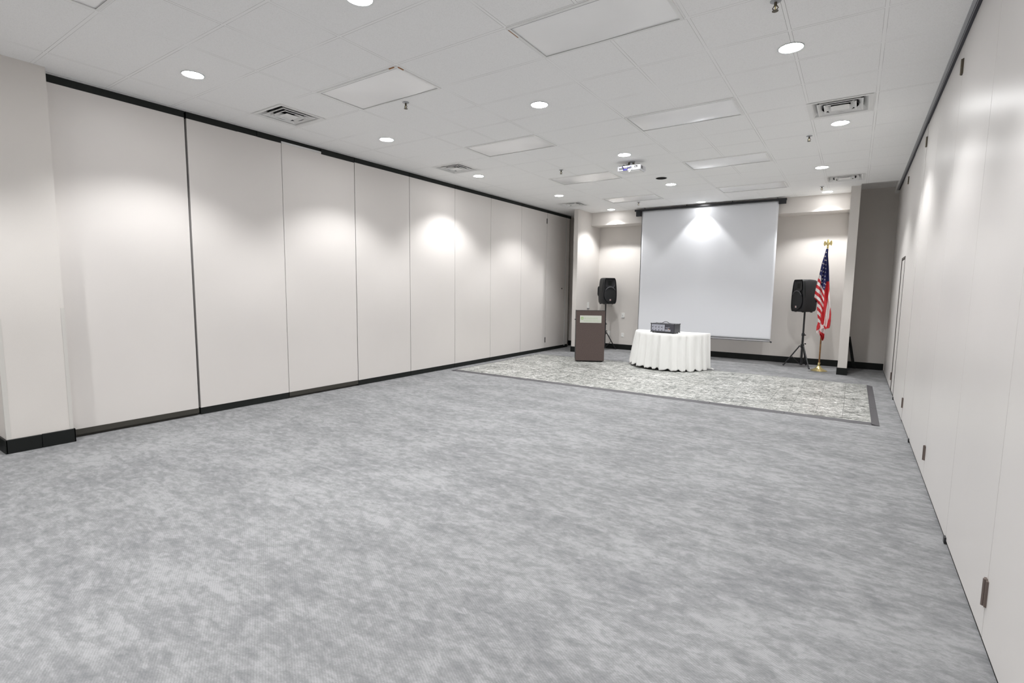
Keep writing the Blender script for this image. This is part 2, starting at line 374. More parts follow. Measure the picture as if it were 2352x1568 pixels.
rear = [(-.58, 2.51), (-5.43, .07), (-3.02, .07), (-.58, .07), (-5.43, -2.38), (-3.02, -2.38), (-.58, -2.38)]
L0 = None; SPOTS = []
for x, y, lab in lamps:
    if L0 is None:
        L0 = make_light(lab, (x, y, H))
        dim_lens = [c for c in L0.children if c.name.startswith('lens')][0].data.copy(); dim_lens.materials[0] = M['lampdim']
    else:
        d_ = dup(L0, (x, y, H), lab)
        if y > 12:                      # weaker bulbs over the stage
            for ch in d_.children:
                if ch.name.startswith('lens'): ch.data = dim_lens
    SPOTS.append((x, y))
for x, y in rear:
    dup(L0, (x, y, H), 'round lit downlight in the ceiling above or behind the viewer'); SPOTS.append((x, y))
SPOT_W = 78.0
ld = bpy.data.lights.new('downlight_beam', 'SPOT'); ld.energy = SPOT_W; ld.spot_size = math.radians(114); ld.spot_blend = .5; ld.shadow_soft_size = .05; ld.color = (1, 1, 1)
ld2 = ld.copy(); ld2.name = 'downlight_beam_narrow'; ld2.energy = SPOT_W*.42; ld2.spot_size = math.radians(90); ld2.spot_blend = .35     # bulb set deep in its can
ld3 = ld.copy(); ld3.name = 'downlight_beam_weak'; ld3.energy = SPOT_W*.92
for x, y in SPOTS:
    data = ld2 if (y > 12 and -4 < x < -2) else (ld3 if y > 12 else ld)
    o = bpy.data.objects.new('downlight_beam', data); col.objects.link(o); o.location = (x, y, H-.012)
t = thing('recessed_downlight', 'unlit black round downlight between projector and screen', 'downlight', (DEAD[0], DEAD[1], H))
MB().lathe([(.098, 0), (.098, -.005), (.088, -.004), (.086, .02)], 40, capb=False, capt=False).build('trim_ring', M['lampdark'], t)
MB().lathe([(.087, .0), (.075, .06), (.06, .12), (.003, .125)], 40, capb=False).build('reflector', M['lampdark'], t)
MB().lathe([(.045, .03), (.04, .09), (.02, .11)], 24).build('bulb', M['brassdark'], t)

def troffer(x0, y0, x1, y1, label, sag, seed, rust=False):
    t = thing('troffer_light', label, 'ceiling light', ((x0+x1)/2, (y0+y1)/2, H), 0, 'unlit rectangular troffers in the ceiling')
    w, l = (x1-x0)/2, (y1-y0)/2; fw = .026
    f = MB().box(-w, -l, -.008, w, -l+fw, .0).box(-w, l-fw, -.008, w, l, .0).box(-w, -l+fw, -.008, -w+fw, l-fw, 0).box(w-fw, -l+fw, -.008, w, l-fw, 0)
    f.build('frame', M['white'], t)
    if rust:
        if rust == 'left': MB().box(-w-.001, -l+.03, -.0085, -w+.006, -l+.17, -.001).build('rust_stain', M['rust'], t)
        else:
            MB().box(w-.10, -l-.001, -.0085, w-.03, -l+.008, -.001).build('rust_stain', M['rust'], t)
            MB().box(w-.006, -l+.02, -.0085, w+.001, -l+.09, -.001).build('rust_stain', M['rust'], t)
    rnd = random.Random(seed); nx, ny = 48, 20; V = []; F = []
    ph = [rnd.uniform(0, 6.28) for _ in range(6)]
    for j in range(ny+1):
        for i in range(nx+1):
            u, v = i/nx, j/ny; x = -w+fw-.004+u*(2*(w-fw)+.008); y = -l+fw-.004+v*(2*(l-fw)+.008)
            e = (math.sin(PI*u)**.6)*(math.sin(PI*v)**.6)
            z = -.002-e*sag*(1+.5*math.sin(5.2*u+ph[0])+.3*math.sin(9*u+3*v+ph[1]))+sag*.35*math.sin(7*u+ph[2])*math.sin(3*v+ph[3])*(math.sin(PI*u)**.5)
            V.append((x, y, min(z, -.001)))
    for j in range(ny):
        for i in range(nx):
            k = j*(nx+1)+i; F.append((k, k+nx+1, k+nx+2, k+1))
    MB().add(V, F).build('lens', M['acrylic'], t)
    MB().box(-w+fw-.0035, -l+fw-.0005, -.0085, w-fw+.0035, -l+fw+.003, -.0079).box(-w+fw-.0035, l-fw-.003, -.0085, w-fw+.0035, l-fw+.0005, -.0079).box(-w+fw-.001, -l+fw, -.0085, -w+fw+.002, l-fw, -.0079).build('lens_gap', M['vent'], t)
    return t
TR = (-2.386, -1.193); TLx = (-4.80, -3.62)
tro = [(TR, 3.409, 'rectangular unlit troffer nearest the viewer, rust-stained, top centre of the photo', .010, 1, 'left'), (TR, 5.848, 'wavy glossy troffer, second in the right row', .022, 2, False),
       (TR, 8.286, 'sagging troffer, third in the right row, beyond the projector', .020, 3, False), (TR, 10.61, 'farthest troffer of the right row, barely standing out', .010, 4, False),
       (TLx, .971, 'troffer whose corner shows at the top left edge of the photo', .008, 5, False), (TLx, 3.43, 'square-looking troffer with a rusty corner, left row nearest, by the sprinkler', .008, 6, 'right'),
       (TLx, 5.848, 'troffer in the left row, before the middle left diffuser', .016, 7, False), (TLx, 8.27, 'glossy troffer left of the projector', .018, 8, False), (TLx, 10.65, 'farthest troffer of the left row, near the screen', .012, 9, False)]
for (x0, x1), y, lab, sag, sd, ru in tro: troffer(x0, y, x1, y+FT, lab, sag, sd, ru)

def vent(label, loc):
    t = thing('air_diffuser', label, 'air vent', loc, 0, 'square four-way air diffusers')
    def sqring(r0, z0, r1, z1, r2=None, z2=None):
        prof = [(r0, z0), (r1, z1)]+([(r2, z2)] if r2 is not None else [])
        m = MB(); V = []
        for r, z in prof: V += [(-r, -r, z), (r, -r, z), (r, r, z), (-r, r, z)]
        F = [(i*4+k, i*4+(k+1) % 4, (i+1)*4+(k+1) % 4, (i+1)*4+k) for i in range(len(prof)-1) for k in range(4)]
        return m.add(V, F)
    def solid(m, th=.003):
        o = len(m.v); m.v += [(x, y, z+th) for x, y, z in m.v]; m.f += [tuple(i+o for i in reversed(f)) for f in m.f]; m.mi += m.mi[:]; return m
    solid(sqring(.302, -.004, .262, -.005, .250, .004)).build('flange', M['white'], t, smooth=False)
    for r in (.203, .142):
        solid(sqring(r, -.006, r-.050, .042)).build('louver', M['white'], t, smooth=False)
        solid(sqring(r+.007, -.0035, r-.001, -.0065)).build('louver_lip', M['white'], t, smooth=False)
    MB().add([(-.084, -.084, -.004), (.084, -.084, -.004), (.084, .084, -.004), (-.084, .084, -.004), (-.05, -.05, .012), (.05, -.05, .012), (.05, .05, .012), (-.05, .05, .012)],
             [(0, 1, 2, 3), (4, 7, 6, 5), (0, 4, 5, 1), (1, 5, 6, 2), (2, 6, 7, 3), (3, 7, 4, 0)]).build('center_plate', M['white'], t, smooth=False)
    solid(sqring(.264, -.003, .212, .050)).build('outer_throat', M['white'], t, smooth=False)
    MB().box(-.283, -.283, .075, .283, .283, .09).lathe([(.17, .0), (.17, .09)], 28, c=(0, 0, .0), capb=False, capt=False).build('duct', M['duct'], t)
    return t
v0 = vent('square air diffuser nearest the left partition, lower left of the first troffer', (*VENTS[0], H))
for v, lab in zip(VENTS[1:], ('large square air diffuser near the right wall', 'square air diffuser in the left row, second from the viewer', 'square air diffuser far right, in front of the right wing wall', 'farthest left air diffuser, by the left wing wall')):
    dup(v0, (*v, H), lab)

def sprinkler(label, loc):
    t = thing('fire_sprinkler', label, 'sprinkler', loc, 0, 'pendent fire sprinklers')
    MB().lathe([(.036, 0), (.036, -.004), (.030, -.008), (.014, -.010)], 22, capb=False).build('escutcheon', M['trackgrey'], t)
    m = MB().tube([(0, 0, -.006), (0, 0, -.035)], .010, 12).tube([(-.009, 0, -.033), (-.018, 0, -.048), (-.004, 0, -.064)], .0035, 8).tube([(.009, 0, -.033), (.018, 0, -.048), (.004, 0, -.064)], .0035, 8)
    m.build('frame', M['brassdark'], t)
    m = MB().lathe([(.021, -.066), (.021, -.068)], 18)
    m.build('deflector', M['brassdark'], t); MB().tube([(0, 0, -.034), (0, 0, -.062)], .004, 8).build('bulb', M['brass'], t)
    return t
s0 = sprinkler('bronze fire sprinkler beside the nearest left troffer', (-4.218, 4.13, H))
for p, lab in (((-.595, 4.123), 'fire sprinkler at the top right edge of the photo'), ((-.627, 7.761), 'fire sprinkler beside the near right diffuser and its downlight'), ((-4.264, 7.767), 'fire sprinkler in front of the glossy troffer left of the projector'),
               ((-.659, 11.482), 'fire sprinkler before the right wing wall, over the flag'), ((-4.245, 11.435), 'fire sprinkler near the left end of the screen bar')):
    dup(s0, (*p, H), lab)

# ------------------------------------------------------------------ projector
t = thing('ceiling_projector', 'white projector hanging from the ceiling with tangled cables', 'projector', (-3.055, 7.86, H))
bz0, bz1 = -.165, -.075
outl = [(-.185, -.12), (.185, -.12), (.19, -.11), (.19, .11), (.17, .135), (-.17, .135), (-.19, .11), (-.19, -.11)]
MB().prism(outl, 'z', bz0+.012, bz1).build('body', M['projector'], t, bevel=.012)
MB().box(-.15, -.09, bz0, .165, .11, bz0+.014).build('base_plate', M['white'], t, bevel=.005)
pv = MB()
for k in range(5): pv.box(.1895, -.10+.016*k, bz0+.03, .1915, -.09+.016*k, bz1-.018)
pv.build('side_grille', M['vent'], t)
MB().box(-.16, -.1215, bz0+.03, .05, -.119, bz1-.03).build('rear_panel', M['vent'], t)
MB().box(.09, -.124, bz1-.042, .14, -.118, bz1-.012).build('power_inlet', M['black'], t)
MB().tube([(0, 0, 0), (0, 0, -.012)], .05, 20).tube([(0, 0, -.01), (0, 0, bz1+.02)], .016, 14).box(-.025, -.02, -.055, .025, .02, -.02).build('mount_pole', M['trackgrey'], t)
MB().tube([(-.17, -.1, bz1+.004), (-.06, -.02, bz1+.02), (0, 0, bz1+.022), (.06, -.02, bz1+.02), (.17, -.1, bz1+.004)], .007, 8).tube([(-.15, .1, bz1+.004), (0, 0, bz1+.022), (.15, .1, bz1+.004)], .007, 8).tube([(.03, -.03, -.03), (.055, -.05, -.04)], .012, 10).tube([(-.03, -.03, -.012), (-.035, -.03, -.055)], .014, 10).build('mount_bracket', M['brassdark'], t)
MB().tube([(-.03, -.04, -.03), (-.06, -.09, -.07), (-.09, -.12, -.065), (-.10, -.135, -.085), (-.08, -.15, -.11), (-.075, -.13, -.14)], .004, 8).tube([(-.01, -.06, -.05), (-.01, -.14, -.08), (-.01, -.125, -.13)], .003, 8).build('cable', M['cable'], t)
MB().tube([(-.10, -.14, -.09), (-.078, -.135, -.125), (-.07, -.128, -.138)], .006, 8).box(-.085, -.14, -.15, -.02, -.12, -.130).tube([(-.02, -.135, -.12), (.05, -.14, -.10)], .004, 8).build('video_cable', M['blueled'], t, label='blue video cable and plug')
MB().tube([(.08, -.125, -.10), (.02, -.15, -.185), (.0, -.13, -.13)], .0045, 8).tube([(.10, -.125, -.10), (.13, -.14, -.115)], .004, 8).build('white_cable', M['white'], t)
MB().box(.075, -.1225, bz0+.022, .09, -.12, bz0+.034).build('indicator_light', M['led'], t)

# ------------------------------------------------------------------ projection screen
SY = 12.30
t = thing('projection_screen', 'large white pull-down projection screen hanging before the stage wall', 'projection screen', (0, SY, 0))
box(-4.655, -.02, 3.530, -1.325, .05, 3.574).build('case', M['blackmetal'], t, bevel=.004)
for x0, x1 in ((-4.615, -4.49), (-1.475, -1.335)): box(x0, -.02, 3.41 if x0 < -3 else 3.46, x1, .05, 3.530).build('end_bracket', M['blackmetal'], t, bevel=.003)
for x in (-4.4, -3.4, -2.4, -1.5): box(x-.006, 0, 3.57, x+.006, .012, H).build('hanger', M['blackmetal'], t)
nx, nz = 60, 60; V = []; F = []
for j in range(nz+1):
    for i in range(nx+1):
        u, v = i/nx, j/nz; x = -4.478+u*3.005; z = 3.535-v*2.99
        xx = -4.478+u*3.005+v*.0*u
        y = .03+.002*math.sin(3*u+1)*math.sin(PI*v)+(.0012*math.exp(-((z-1.98)/.012)**2))
        V.append((xx, y, z))
for j in range(nz):
    for i in range(nx):
        k = j*(nx+1)+i; F.append((k, k+1, k+nx+2, k+nx+1))
fb = MB().add(V, F).build('fabric', M['screen'], t); sm = fb.modifiers.new('solid', 'SOLIDIFY'); sm.thickness = .0015
MB().box(-4.480, .026, .56, -4.474, .036, 3.53).build('side_edge', M['seal'], t)
wb = MB().box(-4.478, +.018, .505, -1.476, .042, .55).build('weight_bar', M['silver'], t, bevel=.005)
MB().box(-4.478, .0165, .544, -1.476, .0435, .551).box(-4.478, .0165, .502, -1.476, .0435, .510).build('bar_lining', M['seal'], wb)
for x in (-4.482, -1.466):
    MB().tube([(x-.01, .03, .515), (x+.022, .03, .495)], [.016, .018], 12).build('bar_end_cap', M['black'], wb)

# ------------------------------------------------------------------ wall plates
def wall_plate(label, loc, rz, w, h, kind, mat='outlet'):
    t = thing('wall_plate', label, 'wall plate', loc, rz)     # local -Y is out of the wall
    box(-w/2, -.008, -h/2, w/2, 0, h/2).build('plate', M[mat], t, bevel=.003)
    if kind == 'outlet':
        for z in (-.028, .028):
            s = box(-.016, -.010, z-.014, .016, -.007, z+.014).build('socket', M['outlet'], t, bevel=.002)
            MB().box(-.008, -.0108, z-.004, -.005, -.0098, z+.008).box(.005, -.0108, z-.004, .008, -.0098, z+.008).build('slot', M['outletdark'], s)
    if kind == 'toggle':
        MB().box(-.008, -.020, -.012, .008, -.006, .014).build('toggle', M['almond'], t, bevel=.002)
        MB().box(-w/2+.004, -.011, -h/2-.010, w/2-.004, -.001, -h/2).build('lower_shadow', M['vent'], t)  # shadow under the switch plate, put in as a grey strip
    if kind == 'shadow_strip': MB().box(-w/2+.004, -.02, -h/2-.022, w/2-.004, -.001, -h/2).build('lower_shadow', M['vent'], t)  # dark strip standing in for the shadow below the plate
    return t
wall_plate('white outlet plate on the left wing wall above the lectern', (-5.885, 12.36, 1.19), PI/2, .12, .16, 'shadow_strip')
wall_plate('white toggle switch plate on the back wall, right of the left speaker', (-5.142, YB, .925), 0, .085, .13, 'toggle')
wall_plate('white outlet plate low on the back wall, by the tablecloth', (-5.137, YB, .395), 0, .072, .115, 'outlet')
wall_plate('blank white plate low on the back wall, beside the tripod leg', (-5.526, YB, .425), 0, .08, .13, 'blank')
wall_plate('beige blank plate on the back wall, half hidden under the left speaker', (-5.53, YB, 1.21), 0, .13, .13, 'blank', 'almond')

# ------------------------------------------------------------------ dance floor
DX0, DX1, DY0, DY1 = -6.33, .272, 7.50, 10.60
t = thing('dance_floor', 'portable grey granite-look dance floor with dark edging on the carpet', 'dance floor', (0, 0, 0))
nxp, nyp = 22, 10; pw, pl = (DX1-DX0)/nxp, (DY1-DY0)/nyp
# one panel is a 3-strip plank block: 0.9 m wide, full rows
PX, PY = 22, 1
pcols, prows = 22, 3
pw, pl = (DX1-DX0)/pcols, (DY1-DY0)/prows
for i in range(pcols):
    for j in range(prows):
        x0, y0 = DX0+i*pw, DY0+j*pl
        box(x0+.0016, y0+.0007, .001, x0+pw-.0016, y0+pl-.0007, .016).build('floor_panel', M['granite'], t, smooth=False)
box(DX0, DY0, .0005, DX1, DY1, .0135).build('panel_joints', M['seamdark'], t, smooth=False)
def ramp_trim(x0, y0, x1, y1, side):
    z = .017
    if side == 'front': V = [(x0, y0, .002), (x1, y0, .002), (x1, y1, z), (x0, y1, z), (x0, y1, .001), (x1, y1, .001)]; F = [(0, 1, 2, 3), (3, 2, 5, 4), (0, 3, 4), (1, 5, 2), (0, 4, 5, 1)]
    elif side == 'back': V = [(x0, y1, .002), (x1, y1, .002), (x1, y0, z), (x0, y0, z), (x0, y0, .001), (x1, y0, .001)]; F = [(0, 3, 2, 1), (3, 4, 5, 2), (0, 4, 3), (1, 2, 5), (0, 1, 5, 4)]
    elif side == 'right': V = [(x1, y0, .002), (x1, y1, .002), (x0, y1, z), (x0, y0, z), (x0, y0, .001), (x0, y1, .001)]; F = [(0, 1, 2, 3), (3, 2, 5, 4), (0, 3, 4), (1, 5, 2), (0, 4, 5, 1)]
    else: V = [(x0, y0, .002), (x0, y1, .002), (x1, y1, z), (x1, y0, z), (x1, y0, .001), (x1, y1, .001)]; F = [(0, 3, 2, 1), (3, 4, 5, 2), (0, 4, 3), (1, 2, 5), (0, 1, 5, 4)]
    MB().add(V, F).build('edge_ramp', M['trim'], t, smooth=False)
tw = .082
for k in range(7):
    a, b = DX0+k*(DX1-DX0)/7, DX0+(k+1)*(DX1-DX0)/7-.003
    ramp_trim(a, DY0-tw, b, DY0, 'front'); ramp_trim(a, DY1, b, DY1+.05, 'back')
for k in range(3):
    a, b = DY0+k*(DY1-DY0)/3, DY0+(k+1)*(DY1-DY0)/3-.004
    ramp_trim(DX1, a if k else DY0-tw, DX1+tw, b, 'right'); ramp_trim(DX0-tw, a if k else DY0-tw, DX0, b, 'left')

# ------------------------------------------------------------------ lectern
t = thing('lectern', 'dark brown lectern with a pale sign, left of the table', 'lectern', (-4.745, 10.123, .017), math.radians(29.5))
w, d, h = .311, .44, 1.122
MB().box(-w, 0, .022, w, .02, h).build('front_panel', M['wood'], t, bevel=.002)
MB().box(-w, .02, .022, -w+.02, d, h+.0).build('side_panel', M['woodedge'], t)
MB().box(w-.02, .02, .022, w, d, h+.0).build('side_panel', M['woodedge'], t)
MB().prism([(-.002, h), (-.002, h+.012), (d+.01, h-.062), (d+.01, h-.080)], 'x', -w-.002, w+.002).build('reading_top', M['woodedge'], t)
MB().box(-w+.02, .02, .022, w-.02, d, .04).build('bottom_shelf', M['wood'], t); MB().box(-w+.02, .02, .55, w-.02, d-.02, .57).build('shelf', M['wood'], t)
MB().box(-w, -.003, .022, w, 0, .03).build('bottom_edge_strip', M['woodedge'], t)
for x in (-w+.05, w-.05):
    for y in (.05, d-.05): MB().lathe([(.02, 0), (.025, .006), (.025, .022)], 14, c=(x, y, 0)).build('foot', M['black'], t)
for sx in (-1, 1):
    MB().tube([(sx*(w-.002), .12, h-.195), (sx*(w+.035), .12, h-.195)], .008, 10).box(sx*w-.012 if sx > 0 else -w-.012, .09, h-.21, sx*w+.012 if sx > 0 else -w+.012, .15, h-.18).build('side_peg', M['blackmetal'], t)
sg = box(-.232, -.007, h-.262, .232, 0, h-.104).build('sign_plate', M['plate'], t, bevel=.002)
# logo: green square ring, then two lines of lettering
lg = MB()
cx, cz, r, rr = -.187, h-.163, .026, .0135
lg.box(cx-r, -.0095, cz-r, cx-rr, -.007, cz+r).box(cx+rr, -.0095, cz-r, cx+r, -.007, cz+r).box(cx-rr, -.0095, cz-r, cx+rr, -.007, cz-rr).box(cx-rr, -.0095, cz+rr, cx+rr, -.007, cz+r)
lg.add([(cx+rr-.009, -.0095, cz+rr), (cx+rr, -.0095, cz+rr), (cx+rr, -.0095, cz+rr-.009)], [(0, 1, 2)])
lg.build('logo', M['green'], sg)
text_mesh('lettering', 'WYNDHAM', .046, M['palegreen'], sg, (-.143, -.0075, h-.181), (PI/2, 0, 0), 1.30)
g_ = text_mesh('lettering', 'GARDEN', .040, M['palegreen'], sg, (-.149, -.0075, h-.234), (PI/2, 0, 0), 1.16)
text_mesh('lettering', 'HOTELS', .040, M['palegreen'], sg, (-.149+max(v.co.x for v in g_.data.vertices)+.018, -.0075, h-.234), (PI/2, 0, 0), 1.16)

# ------------------------------------------------------------------ table, cloth
TX, TY, TZ = -3.135, 10.76, .742      # middle of the straight back edge
ra, rb = .752, .84
t = thing('half_moon_table', 'half-round folding table hidden under the white cloth', 'table', (TX, TY, 0))
poly = [(ra*math.cos(a), -rb*math.sin(a)) for a in [PI*k/40 for k in range(41)]]
MB().prism(poly, 'z', TZ-.03, TZ).build('tabletop', M['legmetal'], t)
for x, y in ((-.30, -.745), (.36, -.70), (-.5, -.12), (.5, -.12)):
    MB().tube([(x*.9, y*.85, TZ-.03), (x, y, .019)], .014, 10).build('leg', M['legmetal'], t)
for x in (-.30, .36): MB().tube([(x*.93, -.64, .25), (x*1.3, -.12, .25)], .009, 8).build('leg_brace', M['legmetal'], t)
# cloth: a half-moon skirt with folds
def outline(s):        # s in 0..1 runs along the front arc then the straight back edge
    if s < .68:
        a = PI*s/.68; return (-ra*math.cos(a), -rb*math.sin(a)), (-math.cos(a), -math.sin(a)*1.0)
    q = (s-.68)/.32; return (ra-2*ra*q, 0), (0, 1)
ns, nr = 340, 30; V = []; F = []
rnd = random.Random(3)
fph = [rnd.uniform(-.5, .5) for _ in range(40)]
def fold(s):
    k = s*20; i = int(k); f = k-i; f = f*f*(3-2*f)
    g0, g1 = fph[i % 20], fph[(i+1) % 20]; g = g0*(1-f)+g1*f
    p = 2*PI*k+2.4*g
    return (.62+.5*g)*math.sin(p)+.26*math.sin(2*p+1.0)
# top: concentric rings toward the centre
rings = []
for k in range(6):
    q = k/5
    rings.append(('top', q))
for k in range(1, nr+1): rings.append(('skirt', k/nr))
for kind, q in rings:
    for i in range(ns):
        s = i/ns; (x, y), (nx_, ny_) = outline(s)
        if kind == 'top':
            cx_, cy_ = 0, -.33
            V.append((cx_+(x-cx_)*max(q, .02), cy_+(y-cy_)*max(q, .02), TZ+.004+(.0 if q < 1 else -.001)))
        else:
            am = .041*q**.5*min(1, q*6); side = abs(nx_)
            off = .008+.055*q*(1+.9*max(0, -nx_)**2)*(1-.55*max(0, nx_)**2)*(1+.8*max(0, nx_*-ny_)*2)+am*fold(s)
            hem = .078-.046*min(1, s/.5); zz = TZ+.003-(TZ-hem)*q
            zz += .028*q**4*fold(s+.004)*-1
            zz = max(zz, .024)
            V.append((x+nx_*off, y+ny_*off*.9, zz-.004*(1 if q < .05 else 0)))
for r in range(len(rings)-1):
    for i in range(ns):
        a = r*ns+i; b = r*ns+(i+1) % ns; F.append((a, b, b+ns, a+ns))
F.append(tuple(range(ns)))
m = MB().add(V, F)
m.add([(ra+.02, -.02, .03), (ra+.11, -.10, .024), (ra+.12, -.02, .024), (ra+.03, .04, .03), (ra+.06, -.04, .05)], [(0, 1, 4), (1, 2, 4), (2, 3, 4), (3, 0, 4)])
cl = m.build('tablecloth', M['cloth']); cl.location = (TX, TY, 0); tag(cl, 'long white tablecloth draped in folds over the half-round table', 'tablecloth')
sm = cl.modifiers.new('solid', 'SOLIDIFY'); sm.thickness = .002

# ------------------------------------------------------------------ powered mixer
t = thing('powered_mixer', 'black powered mixer amplifier with grey knob panel, on the white cloth', 'amplifier', (-3.155, 10.09, TZ+.006), math.radians(-8.5))
w, d, z0, z1 = .255, .26, .014, .19
MB().box(-w, 0, z0, w, d, z1).build('case', M['ampblack'], t, bevel=.006)
MB().box(-w+.012, -.004, z0+.014, w-.012, .002, z1-.012).build('bezel', M['ampdark'], t)
fp = box(-w+.026, -.008, z0+.030, .048, -.003, z1-.020).build('channel_panel', M['amppanel'], t)
sm_ = MB(); bg = []
for r_, zc in enumerate((.118, .058)):
    for c_ in range(4):
        x = -.205+c_*.066
        MB().tube([(x, -.008, zc), (x, -.022, zc)], [.0095, .008], 14).build('jack', M['knob'], t)
        for q in range(3): sm_.tube([(x-.004+q*.017, -.008, zc+.028), (x-.004+q*.017, -.015, zc+.028)], .0035, 8)
        for q in range(2): sm_.tube([(x+.020+q*.018, -.008, zc+.001), (x+.020+q*.018, -.014, zc+.001)], .0032, 8)
sm_.build('small_knobs', M['knob'], fp)
MB().box(.060, -.007, z0+.026, .172, -.003, z0+.064).build('master_panel', M['amppanel'], t)
MB().box(.068, -.006, .106, .122, -.003, .114).box(.128, -.006, .114, .150, -.003, .122).box(.118, -.009, .078, .132, -.003, .090).build('display_marks', M['amppanel'], t)
MB().box(.134, -.009, .082, .144, -.003, .094).box(.138, -.009, .068, .145, -.003, .076).build('red_button', M['badgeorange'], t)
mk = MB()
for q in range(8): mk.box(.064+q*.013, -.0085, z0+.030, .070+q*.013, -.006, z0+.060)
mk.build('equalizer_sliders', M['vent'], t)
hp = [(-.115+.0, .13, z1+.003), (-.075, .13, z1+.003), (-.045, .13, z1+.018), (-.018, .13, z1+.032), (.01, .13, z1+.036), (.038, .13, z1+.030), (.064, .13, z1+.014), (.085, .13, z1+.003), (.12, .13, z1+.003)]
MB().tube(hp, .0055, 8).build('handle', M['black'], t)
for x in (-w, w):
    for z in (z0, z1):
        for y in (0, d): MB().box(x-.012 if x > 0 else x-.004, y-.005 if y == 0 else y-.018, z-.004 if z < .1 else z-.014, x+.004 if x > 0 else x+.012, y+.018 if y == 0 else y+.005, z+.014 if z < .1 else z+.004).build('corner_guard', M['black'], t, bevel=.003)
for x in (-w+.04, w-.04):
    for y in (.03, d-.03): MB().lathe([(.014, 0), (.016, .016)], 12, c=(x, y, 0)).build('foot', M['black'], t)

# ------------------------------------------------------------------ loudspeakers on tripods
def speaker_outline(n=44, w=.215, h=.68):
    pts = []
    def hw(z): # half-width by height
        q = z/h
        return w*(.80+.20*math.sin(PI*min(1, max(0, (q+.30)/1.25))))
    zs = [0, .012, .03, .06, .10, .16, .22, .28, .34, .40, .46, .52, .58, .62, .645, .665, .676, .68]
    cut = {0: .82, .012: .90, .03: .955, .06: .985, .62: .985, .645: .955, .665: .90, .676: .83, .68: .76}
    R = [(hw(z)*cut.get(z, 1), z) for z in zs]
    return R+[(-x, z) for x, z in reversed(R)]
def speaker(label, loc, rz):
    t = thing('loudspeaker', label, 'loudspeaker', loc, rz)       # front faces local -Y
    O = speaker_outline(); n = len(O); V = []; F = []
    secs = [(-.165, .965, .97), (-.185, .98, .985), (-.17, 1.0, 1.0), (-.10, 1.0, 1.0), (.0, .97, 1.0), (.07, .86, .985), (.13, .72, .96), (.165, .60, .91), (.18, .46, .80)]
    for y, sx, sz in secs:
        for x, z in O: V.append((x*sx, y, .34+(z-.34)*sz))
    for i in range(len(secs)-1):
        for k in range(n): F.append((i*n+k, i*n+(k+1) % n, (i+1)*n+(k+1) % n, (i+1)*n+k))
    F.append(tuple((len(secs)-1)*n+k for k in range(n)))
    F.append(tuple(range(n))[::-1])
    MB().add(V, F).build('cabinet', M['black'], t)
    # baffle, horn with flared mouth, woofer grille and its lip
    hn = MB()
    mo = [(-.13, .655), (.13, .655), (.145, .47), (.10, .435), (-.10, .435), (-.145, .47)]
    inn = [(-.05, .60), (.05, .60), (.05, .50), (.03, .49), (-.03, .49), (-.05, .50)]
    V = [(x, -.1862, z) for x, z in mo]+[(x, -.17, z) for x, z in [(a*.86, .55+(b-.55)*.86) for a, b in mo]]+[(x, -.1660, z) for x, z in inn]
    F = [(i, (i+1) % 6, (i+1) % 6+6, i+6) for i in range(6)]+[(i+6, (i+1) % 6+6, (i+1) % 6+12, i+12) for i in range(6)]+[tuple(range(12, 18))]
    hn.add(V, F); hn.build('horn', M['blackmetal'], t)
    MB().box(-.05, -.1675, .49, .05, -.1665, .60).build('horn_throat', M['seal'], t)
    g = MB(); nseg = 40; V = []; F = []
    for k, (r, y) in enumerate(((.178, -.184), (.172, -.194), (.12, -.203), (.06, -.207), (.004, -.208))):
        for q in range(nseg): a = 2*PI*q/nseg; V.append((r*math.cos(a), y, .235+r*1.10*math.sin(a)))
    for i in range(4):
        for q in range(nseg): F.append((i*nseg+q, i*nseg+(q+1) % nseg, (i+1)*nseg+(q+1) % nseg, (i+1)*nseg+q))
    F.append(tuple(4*nseg+q for q in range(nseg)))
    g.add(V, F); g.build('woofer_grille', M['grille'], t)
    arc = [(.185*math.cos(a), -.190-.012*math.sin(a), .235+.185*1.12*math.sin(a)) for a in [math.radians(k) for k in range(35, 146, 6)]]
    MB().tube(arc, [.006+.007*math.sin(PI*i/(len(arc)-1)) for i in range(len(arc))], 8).build('grille_lip', M['sheen'], t)  # lighter grey paints in the highlight caught along this rim
    bd = box(-.019, -.2085, .085, .019, -.198, .125).build('badge', M['badge'], t)
    MB().box(-.013, -.2095, .091, .013, -.208, .097).box(-.013, -.2095, .113, .013, -.208, .119).box(-.013, -.2095, .097, -.007, -.208, .113).box(.007, -.2095, .097, .013, -.208, .113).box(-.003, -.2095, .102, .003, -.208, .108).build('badge_mark', M['badgered'], bd)
    for sx in (-1, 1):
        # dark crescent groove along the front edge and a recessed side handle
        gr = []
        for k in range(13):
            q = k/12; zz_ = .64-.36*q; gr.append((sx*.215*(.80+.20*math.sin(PI*min(1, max(0, (zz_/.68+.30)/1.25))))*(.965 if zz_ > .61 else .99), -.150, zz_))
        MB().tube([(x, y, z) for x, y, z in gr], [.003+.010*math.sin(PI*min(1, .15+.85*k/12)) for k in range(13)], 8).build('side_groove', M['seal'], t)
        MB().box(sx*.150-.012, .055, .20, sx*.150+.012, .135, .46).build('handle_recess', M['seal'], t, bevel=.01)
        MB().tube([(sx*.150, .14, .21), (sx*.168, .135, .25), (sx*.168, .135, .41), (sx*.150, .14, .45)], .012, 10).build('handle', M['blackmetal'], t)
    for x in (-.13, .13):
        for y in (-.12, .06): MB().lathe([(.022, -.010), (.024, .004)], 12, c=(x, y, 0)).build('foot', M['seal'], t)
    MB().lathe([(.045, -.006), (.045, .006)], 16).build('pole_socket', M['blackmetal'], t)
    return t
